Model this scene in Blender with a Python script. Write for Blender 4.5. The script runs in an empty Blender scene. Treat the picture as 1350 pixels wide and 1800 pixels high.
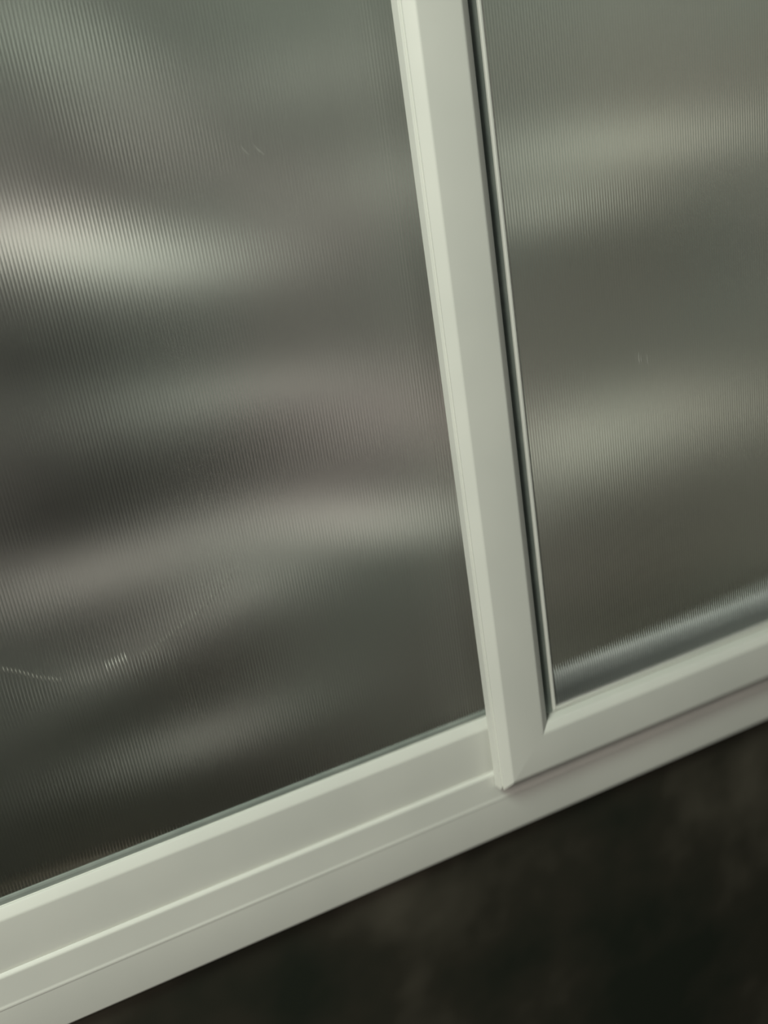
import bpy, bmesh, math
import numpy as np
from mathutils import Matrix, Vector

sc = bpy.context.scene
C = sc.collection
ZO = 1.35                       # eye height; all z values below are given relative to it

# ------------------------------------------------------------------ camera
cam = bpy.data.cameras.new('camera')
cam_o = bpy.data.objects.new('camera', cam)
C.objects.link(cam_o)
right = Vector((0.8994913, -0.4112342, -0.1476545))
up = Vector((0.2759742, 0.2727118, 0.9216651))
back = Vector((-0.3387530, -0.8697785, 0.3587920))
m = Matrix((right, up, back)).transposed().to_4x4()
m.translation = Vector((-0.24539, -0.48919, ZO))
cam_o.matrix_world = m
cam.sensor_fit = 'VERTICAL'
cam.sensor_height = 24.0
cam.lens = 1907.5 / 1800 * 24.0
cam.clip_start = 0.01
cam.dof.use_dof = True
cam.dof.focus_distance = 0.555
cam.dof.aperture_fstop = 1.7
cam.dof.aperture_ratio = 4.0
sc.camera = cam_o

# ------------------------------------------------------------------ view, world, lights
sc.view_settings.view_transform = 'Standard'
sc.view_settings.look = 'None'
sc.view_settings.exposure = 0.0
sc.view_settings.gamma = 1.0
sc.view_settings.use_curve_mapping = False
sc.cycles.use_denoising = True
sc.cycles.caustics_reflective = False
sc.cycles.caustics_refractive = False

w = bpy.data.worlds.new('dim_room_air')
sc.world = w
w.use_nodes = True
w.node_tree.nodes['Background'].inputs['Color'].default_value = (0.75, 0.80, 0.72, 1)
w.node_tree.nodes['Background'].inputs['Strength'].default_value = 0.06


def area(name, loc, target, size, size_y, power, color):
    l = bpy.data.lights.new(name, 'AREA')
    l.shape = 'RECTANGLE'
    l.size, l.size_y, l.energy, l.color = size, size_y, power, color
    o = bpy.data.objects.new(name, l)
    C.objects.link(o)
    loc = Vector((loc[0], loc[1], loc[2] + ZO))
    t = Vector((target[0], target[1], target[2] + ZO))
    o.location = loc
    o.rotation_euler = (t - loc).to_track_quat('-Z', 'Y').to_euler()
    return o


area('ceiling_lamp', (-0.75, -0.66, 0.92), (-0.05, 0, -0.2), 0.45, 0.45, 13.8, (0.86, 1.0, 0.85))
area('warm_lamp', (-1.10, -1.05, 0.50), (-0.1, 0, -0.35), 0.40, 0.40, 11.5, (1.0, 0.89, 0.80))
FILL_Y, FILL_Z = 0.055, 0.66
area('cloth_fill_light', (0.0, FILL_Y, FILL_Z), (0.0, FILL_Y + 0.05, 0.0), 1.0, 0.02, 13.0, (1.0, 0.98, 0.90))  # added unseen light, only brightens the cloth behind the panes


# ------------------------------------------------------------------ materials
def mat(name):
    mt = bpy.data.materials.new(name)
    mt.use_nodes = True
    nt = mt.node_tree
    return mt, nt, nt.nodes['Principled BSDF']


def noise(nt, scale, detail, rough=0.5, vec=None):
    n = nt.nodes.new('ShaderNodeTexNoise')
    n.inputs['Scale'].default_value = scale
    n.inputs['Detail'].default_value = detail
    n.inputs['Roughness'].default_value = rough
    if vec is None:
        vec = nt.nodes.new('ShaderNodeTexCoord').outputs['Object']
    nt.links.new(vec, n.inputs['Vector'])
    return n


def ramp(nt, fac, stops):
    r = nt.nodes.new('ShaderNodeValToRGB')
    e = r.color_ramp.elements
    while len(e) < len(stops):
        e.new(0.5)
    for el, (p, c) in zip(e, stops):
        el.position = p
        el.color = (*c, 1)
    nt.links.new(fac, r.inputs['Fac'])
    return r


# white painted frame
WHITE, nt, b = mat('white_frame_paint')
n = noise(nt, 14, 3)
r = ramp(nt, n.outputs['Fac'], [(0.3, (0.70, 0.71, 0.67)), (0.7, (0.76, 0.765, 0.72))])
nt.links.new(r.outputs['Color'], b.inputs['Base Color'])
b.inputs['Roughness'].default_value = 0.42
n2 = noise(nt, 900, 2)
bp = nt.nodes.new('ShaderNodeBump')
bp.inputs['Strength'].default_value = 0.04
bp.inputs['Distance'].default_value = 0.0005
nt.links.new(n2.outputs['Fac'], bp.inputs['Height'])
nt.links.new(bp.outputs['Normal'], b.inputs['Normal'])

# bare grey metal of the filler strip
GREY, nt, b = mat('dull_grey_metal_paint')
n = noise(nt, 20, 2)
r = ramp(nt, n.outputs['Fac'], [(0.3, (0.26, 0.29, 0.28)), (0.7, (0.32, 0.35, 0.34))])
nt.links.new(r.outputs['Color'], b.inputs['Base Color'])
b.inputs['Roughness'].default_value = 0.6

# rubber gasket
GASKET, nt, b = mat('slate_gasket')
n = noise(nt, 60, 2)
r = ramp(nt, n.outputs['Fac'], [(0.3, (0.24, 0.275, 0.255)), (0.7, (0.31, 0.345, 0.32))])
nt.links.new(r.outputs['Color'], b.inputs['Base Color'])
b.inputs['Roughness'].default_value = 0.5

# ribbed plastic sheet
PLASTIC, nt, b = mat('ribbed_clear_plastic')
n = noise(nt, 9, 2)
r = ramp(nt, n.outputs['Fac'], [(0.3, (0.93, 0.95, 0.92)), (0.7, (0.97, 0.97, 0.95))])
nt.links.new(r.outputs['Color'], b.inputs['Base Color'])
b.inputs['Transmission Weight'].default_value = 1.0
b.inputs['IOR'].default_value = 1.59
b.inputs['Roughness'].default_value = 0.06

# scratches, and glints painted in the same pale colour
SCRATCH_GLINT, nt, b = mat('pale_scratch_and_glint')
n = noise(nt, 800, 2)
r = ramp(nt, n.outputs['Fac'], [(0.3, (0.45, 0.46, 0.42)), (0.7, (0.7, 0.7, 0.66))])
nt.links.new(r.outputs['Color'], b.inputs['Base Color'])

# glints along soft creases in the plastic, painted as a dull pale colour
CREASE_GLINT, nt, b = mat('painted_crease_glint')
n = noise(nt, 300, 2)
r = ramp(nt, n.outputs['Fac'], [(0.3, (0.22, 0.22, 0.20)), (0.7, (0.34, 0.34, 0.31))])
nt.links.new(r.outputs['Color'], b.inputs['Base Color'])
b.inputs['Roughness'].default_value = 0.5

# dark mottled wall
WALL, nt, b = mat('dark_mottled_stone')
n1 = noise(nt, 6.5, 1.5, 0.45)
n3 = noise(nt, 22, 2.0, 0.5)
mx = nt.nodes.new('ShaderNodeMix')
mx.data_type = 'FLOAT'
mx.inputs['Factor'].default_value = 0.3
nt.links.new(n1.outputs['Fac'], mx.inputs['A'])
nt.links.new(n3.outputs['Fac'], mx.inputs['B'])
r = ramp(nt, mx.outputs['Result'], [(0.38, (0.016, 0.020, 0.014)), (0.50, (0.032, 0.030, 0.022)), (0.64, (0.078, 0.071, 0.055))])
nt.links.new(r.outputs['Color'], b.inputs['Base Color'])
b.inputs['Roughness'].default_value = 0.75
b.inputs['Specular IOR Level'].default_value = 0.2

# floor
FLOOR, nt, b = mat('dark_floor')
n = noise(nt, 4, 4)
r = ramp(nt, n.outputs['Fac'], [(0.3, (0.03, 0.03, 0.025)), (0.7, (0.06, 0.055, 0.045))])
nt.links.new(r.outputs['Color'], b.inputs['Base Color'])
b.inputs['Roughness'].default_value = 0.7

# cloth: mauve grey on the left running into olive grey on the right, with faint green patches
CLOTH, nt, b = mat('grey_cloth')
tc = nt.nodes.new('ShaderNodeTexCoord')
n = noise(nt, 5.0, 1.5, vec=tc.outputs['Object'])
r1 = ramp(nt, n.outputs['Fac'], [(0.36, (0.44, 0.47, 0.43)), (0.48, (0.46, 0.46, 0.43)), (0.62, (0.49, 0.455, 0.44))])
r2 = ramp(nt, n.outputs['Fac'], [(0.36, (0.44, 0.475, 0.425)), (0.50, (0.46, 0.47, 0.41)), (0.64, (0.48, 0.46, 0.40))])
sx = nt.nodes.new('ShaderNodeSeparateXYZ')
nt.links.new(tc.outputs['Object'], sx.inputs['Vector'])
mr = nt.nodes.new('ShaderNodeMapRange')
mr.inputs['From Min'].default_value = 0.02
mr.inputs['From Max'].default_value = 0.16
nt.links.new(sx.outputs['X'], mr.inputs['Value'])
mx = nt.nodes.new('ShaderNodeMix')
mx.data_type = 'RGBA'
nt.links.new(mr.outputs['Result'], mx.inputs['Factor'])
nt.links.new(r1.outputs['Color'], mx.inputs['A'])
nt.links.new(r2.outputs['Color'], mx.inputs['B'])
mr2 = nt.nodes.new('ShaderNodeMapRange')
mr2.inputs['From Min'].default_value = ZO - 0.03
mr2.inputs['From Max'].default_value = ZO + 0.05
mr2.inputs['To Max'].default_value = 0.75
nt.links.new(sx.outputs['Z'], mr2.inputs['Value'])
mx2 = nt.nodes.new('ShaderNodeMix')
mx2.data_type = 'RGBA'
mx2.inputs['B'].default_value = (0.42, 0.485, 0.43, 1)
nt.links.new(mr2.outputs['Result'], mx2.inputs['Factor'])
nt.links.new(mx.outputs['Result'], mx2.inputs['A'])
nt.links.new(mx2.outputs['Result'], b.inputs['Base Color'])
b.inputs['Roughness'].default_value = 0.85
b.inputs['Specular IOR Level'].default_value = 0.15


# ------------------------------------------------------------------ builders
def obj(name, verts, faces, material, parent=None, smooth=None):
    me = bpy.data.meshes.new(name)
    me.from_pydata([tuple(v) for v in verts], [], faces)
    bm = bmesh.new()
    bm.from_mesh(me)
    bmesh.ops.recalc_face_normals(bm, faces=bm.faces)
    bm.to_mesh(me)
    bm.free()
    me.materials.append(material)
    if smooth is not None:
        for p in me.polygons:
            p.use_smooth = True
        me.set_sharp_from_angle(angle=math.radians(smooth))
    o = bpy.data.objects.new(name, me)
    C.objects.link(o)
    if parent is not None:
        o.parent = parent
        o.matrix_parent_inverse = parent.matrix_world.inverted()
    return o


def empty(name, loc):
    o = bpy.data.objects.new(name, None)
    o.empty_display_size = 0.05
    C.objects.link(o)
    o.location = loc
    o.matrix_world = Matrix.Translation(loc)
    return o


def fillet(pts, seg=4):
    """closed 2D profile of (a, y, radius) -> rounded corners"""
    out = []
    n = len(pts)
    for i in range(n):
        a, y, rad = pts[i]
        p = Vector((a, y))
        if rad <= 0:
            out.append(p)
            continue
        q0 = Vector(pts[i - 1][:2]) - p
        q1 = Vector(pts[(i + 1) % n][:2]) - p
        k = min(rad, q0.length * 0.48, q1.length * 0.48)
        s, e = p + q0.normalized() * k, p + q1.normalized() * k
        for j in range(seg + 1):
            t = j / seg
            out.append(s * (1 - t) ** 2 + p * 2 * t * (1 - t) + e * t * t)
    return out


def swept_side(name, side, prof, rect, material, parent):
    """one mitred member of a rectangular frame. prof[side] = closed list of (a, y)."""
    x0, x1, z0, z1 = rect
    L, R, B, T = prof['left'], prof['right'], prof['bottom'], prof['top']
    n = len(L)
    A, Bv = [], []
    for i in range(n):
        if side == 'bottom':
            z, y = z0 + B[i][0], B[i][1]
            A.append((x0 + L[i][0], y, z)); Bv.append((x1 - R[i][0], y, z))
        elif side == 'top':
            z, y = z1 - T[i][0], T[i][1]
            A.append((x0 + L[i][0], y, z)); Bv.append((x1 - R[i][0], y, z))
        elif side == 'left':
            x, y = x0 + L[i][0], L[i][1]
            A.append((x, y, z0 + B[i][0])); Bv.append((x, y, z1 - T[i][0]))
        else:
            x, y = x1 - R[i][0], R[i][1]
            A.append((x, y, z0 + B[i][0])); Bv.append((x, y, z1 - T[i][0]))
    V = [(x, y, z + ZO) for x, y, z in A + Bv]
    F = [(i, (i + 1) % n, n + (i + 1) % n, n + i) for i in range(n)]
    F += [tuple(range(n)), tuple(range(2 * n - 1, n - 1, -1))]
    return obj(name, V, F, material, parent, 34)


def box_verts(x0, x1, y0, y1, z0, z1):
    V = [(x, y, z) for x in (x0, x1) for y in (y0, y1) for z in (z0, z1)]
    F = [(0, 1, 3, 2), (4, 6, 7, 5), (0, 4, 5, 1), (2, 3, 7, 6), (0, 2, 6, 4), (1, 5, 7, 3)]
    return V, F


# ------------------------------------------------------------------ setting
FX0, FX1, FZ0, FZ1 = -0.64, 0.62, -0.4382, 0.78      # outer frame


def wall_with_opening():
    V, F = [], []
    def add(x0, x1, z0, z1):
        v, f = box_verts(x0, x1, 0.020, 0.16, z0, z1)
        k = len(V)
        V.extend(v)
        F.extend([tuple(i + k for i in q) for q in f])
    add(-1.8, 1.8, 0.0, FZ0 + ZO)
    add(-1.8, 1.8, FZ1 + ZO, 2.6)
    add(-1.8, FX0, FZ0 + ZO, FZ1 + ZO)
    add(FX1, 1.8, FZ0 + ZO, FZ1 + ZO)
    return obj('wall_window', V, F, WALL)


o = wall_with_opening(); o['kind'] = 'structure'; o['label'] = 'dark mottled wall below the white window frame'
v, f = box_verts(-1.8, 1.8, -2.2, 0.9, -0.05, 0.0)
o = obj('floor', v, f, FLOOR); o['kind'] = 'structure'
v, f = box_verts(-1.8, 1.8, 0.60, 0.68, 0.0, 2.6)
o = obj('wall_back', v, f, WALL); o['kind'] = 'structure'

# ------------------------------------------------------------------ outer frame
win = empty('window_1', (0, 0.03, FZ0 + ZO))
win['kind'] = 'structure'
win['label'] = 'white outer track frame of the sliding window'
fp = fillet([(0, 0.0125, 0.0012), (0.0256, 0.0125, 0.0003), (0.0261, 0.0123, 0.0003), (0.0270, 0.0123, 0.0004),
             (0.0282, 0.0127, 0.0006), (0.0450, 0.0127, 0.0008), (0.0470, 0.0146, 0.0006), (0.0450, 0.0150, 0.0003),
             (0.0386, 0.0150, 0.0), (0.0386, 0.0335, 0.0), (0.0700, 0.0335, 0.0012), (0.0700, 0.042, 0.0012), (0, 0.042, 0)])
prof = {s: fp for s in ('left', 'right', 'bottom', 'top')}
for s, nm in (('bottom', 'track_sill'), ('left', 'frame_jamb'), ('right', 'frame_jamb'), ('top', 'frame_head')):
    swept_side(nm, s, prof, (FX0, FX1, FZ0, FZ1), WHITE, win)


tf = fillet([(FZ0 + 0.0387, 0.0155, 0), (-0.3850, 0.0155, 0), (-0.3680, 0.0175, 0.003), (-0.3570, 0.0210, 0.003), (-0.3515, 0.0255, 0.003), (-0.3500, 0.0310, 0.0012), (FZ0 + 0.0387, 0.0310, 0)])
V = [(0.0446, p[1], p[0] + ZO) for p in tf] + [(FX1 - 0.0390, p[1], p[0] + ZO) for p in tf]
k = len(tf)
F = [(i, (i + 1) % k, k + (i + 1) % k, k + i) for i in range(k)] + [tuple(range(k)), tuple(range(2 * k - 1, k - 1, -1))]
o = obj('track_filler', V, F, GREY, win, 34)
o['label'] = 'pale blurred filler strip in the rear track, seen through the right pane'

# ------------------------------------------------------------------ ribbed pane
PITCH = 0.0017


def ribbed_pane(name, x0, x1, z0, z1, yf, thick, parent, depth=0.00016, seg=8, wob=0.0):
    n = int((x1 - x0) / PITCH)
    xs, ys = [], []
    for k in range(n):
        for j in range(seg):
            t = j / seg
            xs.append(x0 + (k + t) * PITCH)
            ys.append(yf + depth * (2 * t - 1) ** 2)
    xs.append(x0 + n * PITCH); ys.append(yf + depth)
    V, F = [], []
    N = len(xs)
    for x, y in zip(xs, ys):
        V.append((x, y, z0 + ZO)); V.append((x, y, z1 + ZO))
    for x in xs:
        V.append((x, yf + thick, z0 + ZO)); V.append((x, yf + thick, z1 + ZO))
    for i in range(N - 1):
        F.append((2 * i, 2 * i + 2, 2 * i + 3, 2 * i + 1))
        k = 2 * N
        F.append((k + 2 * i, k + 2 * i + 1, k + 2 * i + 3, k + 2 * i + 2))
        F.append((2 * i, k + 2 * i, k + 2 * i + 2, 2 * i + 2))
        F.append((2 * i + 1, 2 * i + 3, k + 2 * i + 3, k + 2 * i + 1))
    F.append((0, 1, 2 * N + 1, 2 * N))
    e = 2 * (N - 1)
    F.append((e, 2 * N + e, 2 * N + e + 1, e + 1))
    return obj(name, V, F, PLASTIC, parent)


# ------------------------------------------------------------------ rear (left) sash
def rear_profile(wd, y0):
    return fillet([(0, y0 + 0.0165, 0), (0, y0 + 0.002, 0.0008), (0.002, y0, 0.0010), (wd - 0.0068, y0, 0.0009),
                   (wd - 0.0016, y0 + 0.0036, 0.0006), (wd - 0.0016, y0 + 0.0050, 0.0002), (wd, y0 + 0.0050, 0.0), (wd, y0 + 0.0086, 0),
                   (wd - 0.008, y0 + 0.0090, 0), (wd - 0.012, y0 + 0.0165, 0)])


SL = (FX0 + 0.0388, 0.044, FZ0 + 0.0387, FZ1 - 0.0387)
Y0 = 0.0158
left = empty('sliding_sash', ((SL[0] + SL[1]) / 2, Y0, SL[2] + ZO))
left['label'] = 'white window sash with ribbed pane, left of the upright bar and set behind it'
left['category'] = 'window sash'
left['group'] = 'sliding sashes of the window'
WL = {'left': 0.044, 'right': 0.0400, 'bottom': 0.0440, 'top': 0.044}
prof = {s: rear_profile(v, Y0) for s, v in WL.items()}
for s, nm in (('bottom', 'bottom_rail'), ('left', 'stile'), ('right', 'stile'), ('top', 'top_rail')):
    swept_side(nm, s, prof, SL, WHITE, left)


def gasket_ring(rect, widths, y, parent, wi=0.0026, h=0.0009):
    prof = {}
    for s, wd in widths.items():
        prof[s] = fillet([(wd - 0.0014, y + 0.0010, 0), (wd - 0.0014, y, 0.0003), (wd + wi * 0.5, y - h * 0.6, 0.0003), (wd + wi, y + 0.0001, 0.0003), (wd + wi, y + 0.0010, 0)])
    return ring_mesh(rect, prof, parent)


def ring_mesh(rect, prof, parent):
    n = len(prof['left'])
    x0, x1, z0, z1 = rect
    V, F = [], []
    for c in range(4):
        for i in range(n):
            l, r_, bb, t = (prof[s][i] for s in ('left', 'right', 'bottom', 'top'))
            x = x0 + l[0] if c in (0, 3) else x1 - r_[0]
            z = z0 + bb[0] if c in (0, 1) else z1 - t[0]
            V.append((x, l[1], z + ZO))
    for c in range(4):
        for i in range(n):
            j, d = (i + 1) % n, (c + 1) % 4
            F.append((c * n + i, c * n + j, d * n + j, d * n + i))
    g = obj('gasket', V, F, GASKET, parent, 40)
    g['label'] = 'thin slate grey rubber gasket'
    return g


gasket_ring(SL, WL, Y0 + 0.0050, left)
pane_l = ribbed_pane('ribbed_pane', SL[0] + WL['left'] - 0.0010, SL[1] - WL['right'] + 0.0012, SL[2] + WL['bottom'] - 0.001,
                     SL[3] - WL['top'] + 0.001, Y0 + 0.0060, 0.0022, left)
pane_l['label'] = 'finely ribbed translucent plastic pane'

# ------------------------------------------------------------------ front (right) sash
def front_profile(wd, rec):
    return fillet([(0, 0.0122, 0), (0.0006, 0.0068, 0.0004), (0.0022, 0.0064, 0.0002), (0.0022, 0.0056, 0.0002),
                   (0.0015, 0.0052, 0.0003), (0.0015, 0.0042, 0.0006), (0.0065, 0.0, 0.0009),
                   (wd - rec - 0.0073, 0.0, 0.0009), (wd - rec - 0.0023, 0.0030, 0.0007), (wd - rec - 0.0023, 0.0110, 0.0),
                   (wd - 0.0023, 0.0110, 0.0), (wd - 0.0018, 0.0089, 0.0004), (wd - 0.0004, 0.0089, 0.0003),
                   (wd, 0.0096, 0.0), (wd, 0.0122, 0)])


SR = (-0.0065, 0.57, -0.4010, 0.745)
rsash = empty('sliding_sash', ((SR[0] + SR[1]) / 2, 0, SR[2] + ZO))
rsash['label'] = 'white window sash whose upright bar stands in front, ribbed pane on the right'
rsash['category'] = 'window sash'
rsash['group'] = 'sliding sashes of the window'
WR = {'left': 0.0461, 'right': 0.0461, 'bottom': 0.0397, 'top': 0.0397}
prof = {'left': front_profile(WR['left'], 0.0085), 'right': front_profile(WR['right'], 0.0085),
        'bottom': front_profile(WR['bottom'], 0.0009), 'top': front_profile(WR['top'], 0.0009)}
for s, nm in (('bottom', 'bottom_rail'), ('left', 'stile'), ('right', 'stile'), ('top', 'top_rail')):
    swept_side(nm, s, prof, SR, WHITE, rsash)
gp = {}
for s_, rec in (('left', 0.0085), ('right', 0.0085), ('bottom', 0.0009), ('top', 0.0009)):
    wd = WR[s_]
    a0, a1 = wd - rec - 0.0022, wd - 0.0024
    gp[s_] = fillet([(a0, 0.0110, 0), (a0, 0.0102, 0.0003), (a1, 0.0102, 0.0003), (a1, 0.0110, 0)])
ring_mesh(SR, gp, rsash)
pane_r = ribbed_pane('ribbed_pane', SR[0] + WR['left'] - 0.0006, SR[1] - WR['right'] + 0.0006, SR[2] + WR['bottom'] - 0.0006,
                     SR[3] - WR['top'] + 0.0006, 0.0098, 0.0020, rsash)
pane_r['label'] = 'finely ribbed translucent plastic pane'

# ------------------------------------------------------------------ crumpled cloth hanging in the alcove behind the panes
# folds: x, z, half-length, half-width, tilt in degrees, tone strength
FOLDS = [  # shaped to draw the light and dark streaks seen through the panes
    (-0.1745, -0.0458, 0.0506, 0.0138, -18.5, 95), (-0.0932, -0.0758, 0.0542, 0.0146, -8.2, 38),
    (-0.1339, 0.0522, 0.0412, 0.0104, -36.6, 42), (-0.1, -0.0018, 0.0332, 0.009, -43.1, 30),
    (0.0071, 0.0171, 0.043, 0.0154, 1.3, 14), (0.0169, -0.0525, 0.0564, 0.0201, -1.1, 15),
    (-0.0858, -0.1573, 0.061, 0.0135, -6.2, 32), (0.021, -0.1956, 0.0454, 0.023, -11.8, 30),
    (0.0053, -0.2663, 0.0554, 0.0141, -15.4, 62), (-0.0791, -0.2549, 0.041, 0.0221, 7.1, 25),
    (-0.1414, -0.2434, 0.0422, 0.0153, 3.4, 30), (-0.2197, -0.2451, 0.0424, 0.0146, -1.9, 38),
    (-0.0927, -0.2833, 0.0342, 0.0142, -3.9, 22), (-0.1799, -0.2984, 0.0487, 0.0119, 19.6, 22),
    (-0.1912, -0.3074, 0.0055, 0.004, -0.2, 45), (-0.1414, -0.2936, 0.0215, 0.002, 27.3, 25),
    (-0.2407, -0.2995, 0.0241, 0.0029, -31.7, 22), (-0.1825, -0.3739, 0.0468, 0.0137, 2.4, 35),
    (-0.124, -0.3776, 0.0417, 0.0134, 5.5, 18), (-0.1703, -0.3375, 0.0499, 0.0146, 10.5, -18),
    (-0.1785, -0.1107, 0.0534, 0.0129, -7.8, -12), (-0.1485, -0.1957, 0.0654, 0.0161, -10.9, -18),
    (0.0019, -0.3412, 0.0663, 0.0215, -15.5, -5), (-0.2161, -0.2052, 0.0384, 0.0123, -3.8, -18),
    (0.1739, -0.0536, 0.0744, 0.0181, 0.4, 28), (0.2913, -0.0623, 0.0643, 0.0153, -3.1, 32),
    (0.165, -0.0900, 0.0380, 0.013, -3, 38), (0.2621, -0.1377, 0.1108, 0.024, -7.5, -12),
    (0.1480, -0.2560, 0.0500, 0.0235, -9.1, 50), (0.2709, -0.2571, 0.0798, 0.0225, -7.3, 38),
    (0.2241, -0.179, 0.0995, 0.0245, -8.9, -5), (0.2234, -0.3295, 0.1058, 0.0282, -9.3, -8),
    (0.2182, -0.4011, 0.1065, 0.0254, -6.3, -15), (-0.21, -0.43, 0.16, 0.045, -6, -26),
]
CLOTH_Y = 0.15
KFOLD = 2.4


def make_cloth():
    nx, nz = 260, 420
    xs = np.linspace(-0.75, 0.75, nx)
    zs = np.linspace(-0.80, 0.60, nz)
    X, Z = np.meshgrid(xs, zs, indexing='ij')
    tone = 75 + 22 * Z + 14 * np.clip(X / 0.3, -1.5, 1.5)
    tone = np.clip(tone, 34, 110)
    for cx, cz, a, b_, rot, amp in FOLDS:
        t = math.radians(rot)
        u = (X - cx) * math.cos(t) + (Z - cz) * math.sin(t)
        v = -(X - cx) * math.sin(t) + (Z - cz) * math.cos(t)
        tone = tone + amp * np.exp(-0.5 * ((u / a) ** 2 + (v / b_) ** 2))
    tone = np.clip(tone, 25, 200) / 255.0
    lin = tone ** 2.2
    dy, dz = CLOTH_Y - FILL_Y, FILL_Z - Z
    rr = np.sqrt(dy * dy + dz * dz)
    e = np.arctan2(dz, dy)
    c = np.clip(lin * rr * KFOLD, 0.02, 0.985)
    tau = np.clip(e - np.arccos(c), -1.0, 1.05)
    slope = np.tan(tau) * np.clip((0.20 - Z) / 0.10, 0, 1) * np.clip((Z + 0.62) / 0.08, 0, 1)
    dzs = zs[1] - zs[0]
    h = np.cumsum(slope, axis=1) * dzs
    # the cloth hangs about a plumb line
    mid = (zs > -0.5) & (zs < 0.1)
    h = h - h[:, mid].mean(axis=1, keepdims=True)
    V = np.stack([X, CLOTH_Y + h, Z + ZO], axis=-1).reshape(-1, 3)
    F = [(i * nz + j, (i + 1) * nz + j, (i + 1) * nz + j + 1, i * nz + j + 1) for i in range(nx - 1) for j in range(nz - 1)]
    cl = obj('hanging_cloth', V.tolist(), F, CLOTH, None, 180)
    return cl


cloth = make_cloth()
cloth['label'] = 'crumpled grey cloth hanging blurred behind both ribbed panes'
cloth['category'] = 'cloth'


# ------------------------------------------------------------------ scratches and painted glints of creases on the panes
def ridge(name, pane, line, y, wd, hgt, material):
    """a raised sliver along a polyline of (x, z): wedge section whose long side faces up"""
    n = len(line)
    V, F = [], []
    for i, (x, z) in enumerate(line):
        a, b_ = line[max(0, i - 1)], line[min(n - 1, i + 1)]
        d = Vector((b_[0] - a[0], b_[1] - a[1])).normalized()
        nx, nz = -d[1], d[0]
        if nz < 0 or (abs(nz) < 1e-6 and nx < 0):
            nx, nz = -nx, -nz
        t = 0.25 if i in (0, n - 1) else 1.0
        q = wd * t * 0.5
        V += [(x + nx * q, y + hgt * t, z + nz * q + ZO), (x - nx * q, y, z - nz * q + ZO), (x - nx * q, y + hgt * t, z - nz * q + ZO)]
    for i in range(n - 1):
        for k in range(3):
            j = (k + 1) % 3
            F.append((3 * i + k, 3 * i + j, 3 * i + 3 + j, 3 * i + 3 + k))
    F += [(0, 1, 2), (3 * n - 1, 3 * n - 2, 3 * n - 3)]
    return obj(name, V, F, material, pane)


def dashes(name, pane, line, y, ln, wd, material):
    """glints of creases painted as slivers on the rib crests: one short upright sliver per rib, joined in one mesh"""
    V, F = [], []
    x = line[0][0]
    while x < line[-1][0]:
        for (xa, za), (xb, zb) in zip(line, line[1:]):
            if xa <= x <= xb:
                z = za + (zb - za) * (x - xa) / (xb - xa)
                break
        k = len(V)
        V += [(x - 0.0002, y + 0.0004, z + ln / 2 + ZO), (x - wd / 2, y + 0.0001, z + ZO), (x + 0.0002, y + 0.0004, z - ln / 2 + ZO),
              (x + wd / 2, y + 0.0001, z + ZO), (x, y, z + ZO), (x, y + 0.0005, z + ZO)]
        for a_, b_ in ((0, 1), (1, 2), (2, 3), (3, 0)):
            F += [(k + a_, k + b_, k + 4), (k + b_, k + a_, k + 5)]
        x += PITCH
    return obj(name, V, F, material, pane)


yf = Y0 + 0.0056
dashes('crease_glint', pane_l, [(-0.2557, -0.2300), (-0.2474, -0.2350), (-0.2394, -0.2412), (-0.2295, -0.2465)], yf, 0.0040, 0.0006, CREASE_GLINT)
dashes('crease_glint', pane_l, [(-0.1885, -0.2470), (-0.1757, -0.2425), (-0.1655, -0.2378), (-0.1553, -0.2330), (-0.1443, -0.2252), (-0.1351, -0.2185)], yf, 0.0050, 0.0005, CREASE_GLINT)
dashes('glint', pane_l, [(-0.2075, -0.2470), (-0.2032, -0.2462), (-0.1960, -0.2450)], yf, 0.0075, 0.0006, SCRATCH_GLINT)  # bright highlight painted as a short row of pale slivers
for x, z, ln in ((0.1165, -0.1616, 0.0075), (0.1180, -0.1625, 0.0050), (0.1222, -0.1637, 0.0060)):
    ridge('scratch', pane_r, [(x, z + ln / 2), (x + 0.0002, z), (x + 0.0004, z - ln / 2)], 0.0094, 0.0004, 0.0004, SCRATCH_GLINT)
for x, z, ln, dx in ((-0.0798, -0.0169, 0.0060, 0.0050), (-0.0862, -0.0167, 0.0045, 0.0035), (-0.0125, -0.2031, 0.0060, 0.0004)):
    ridge('scratch', pane_l, [(x - dx / 2, z + ln / 2), (x - dx * 0.1, z), (x + dx / 2, z - ln / 2)], Y0 + 0.0056, 0.0004, 0.0004, SCRATCH_GLINT)

bpy.context.view_layer.update()
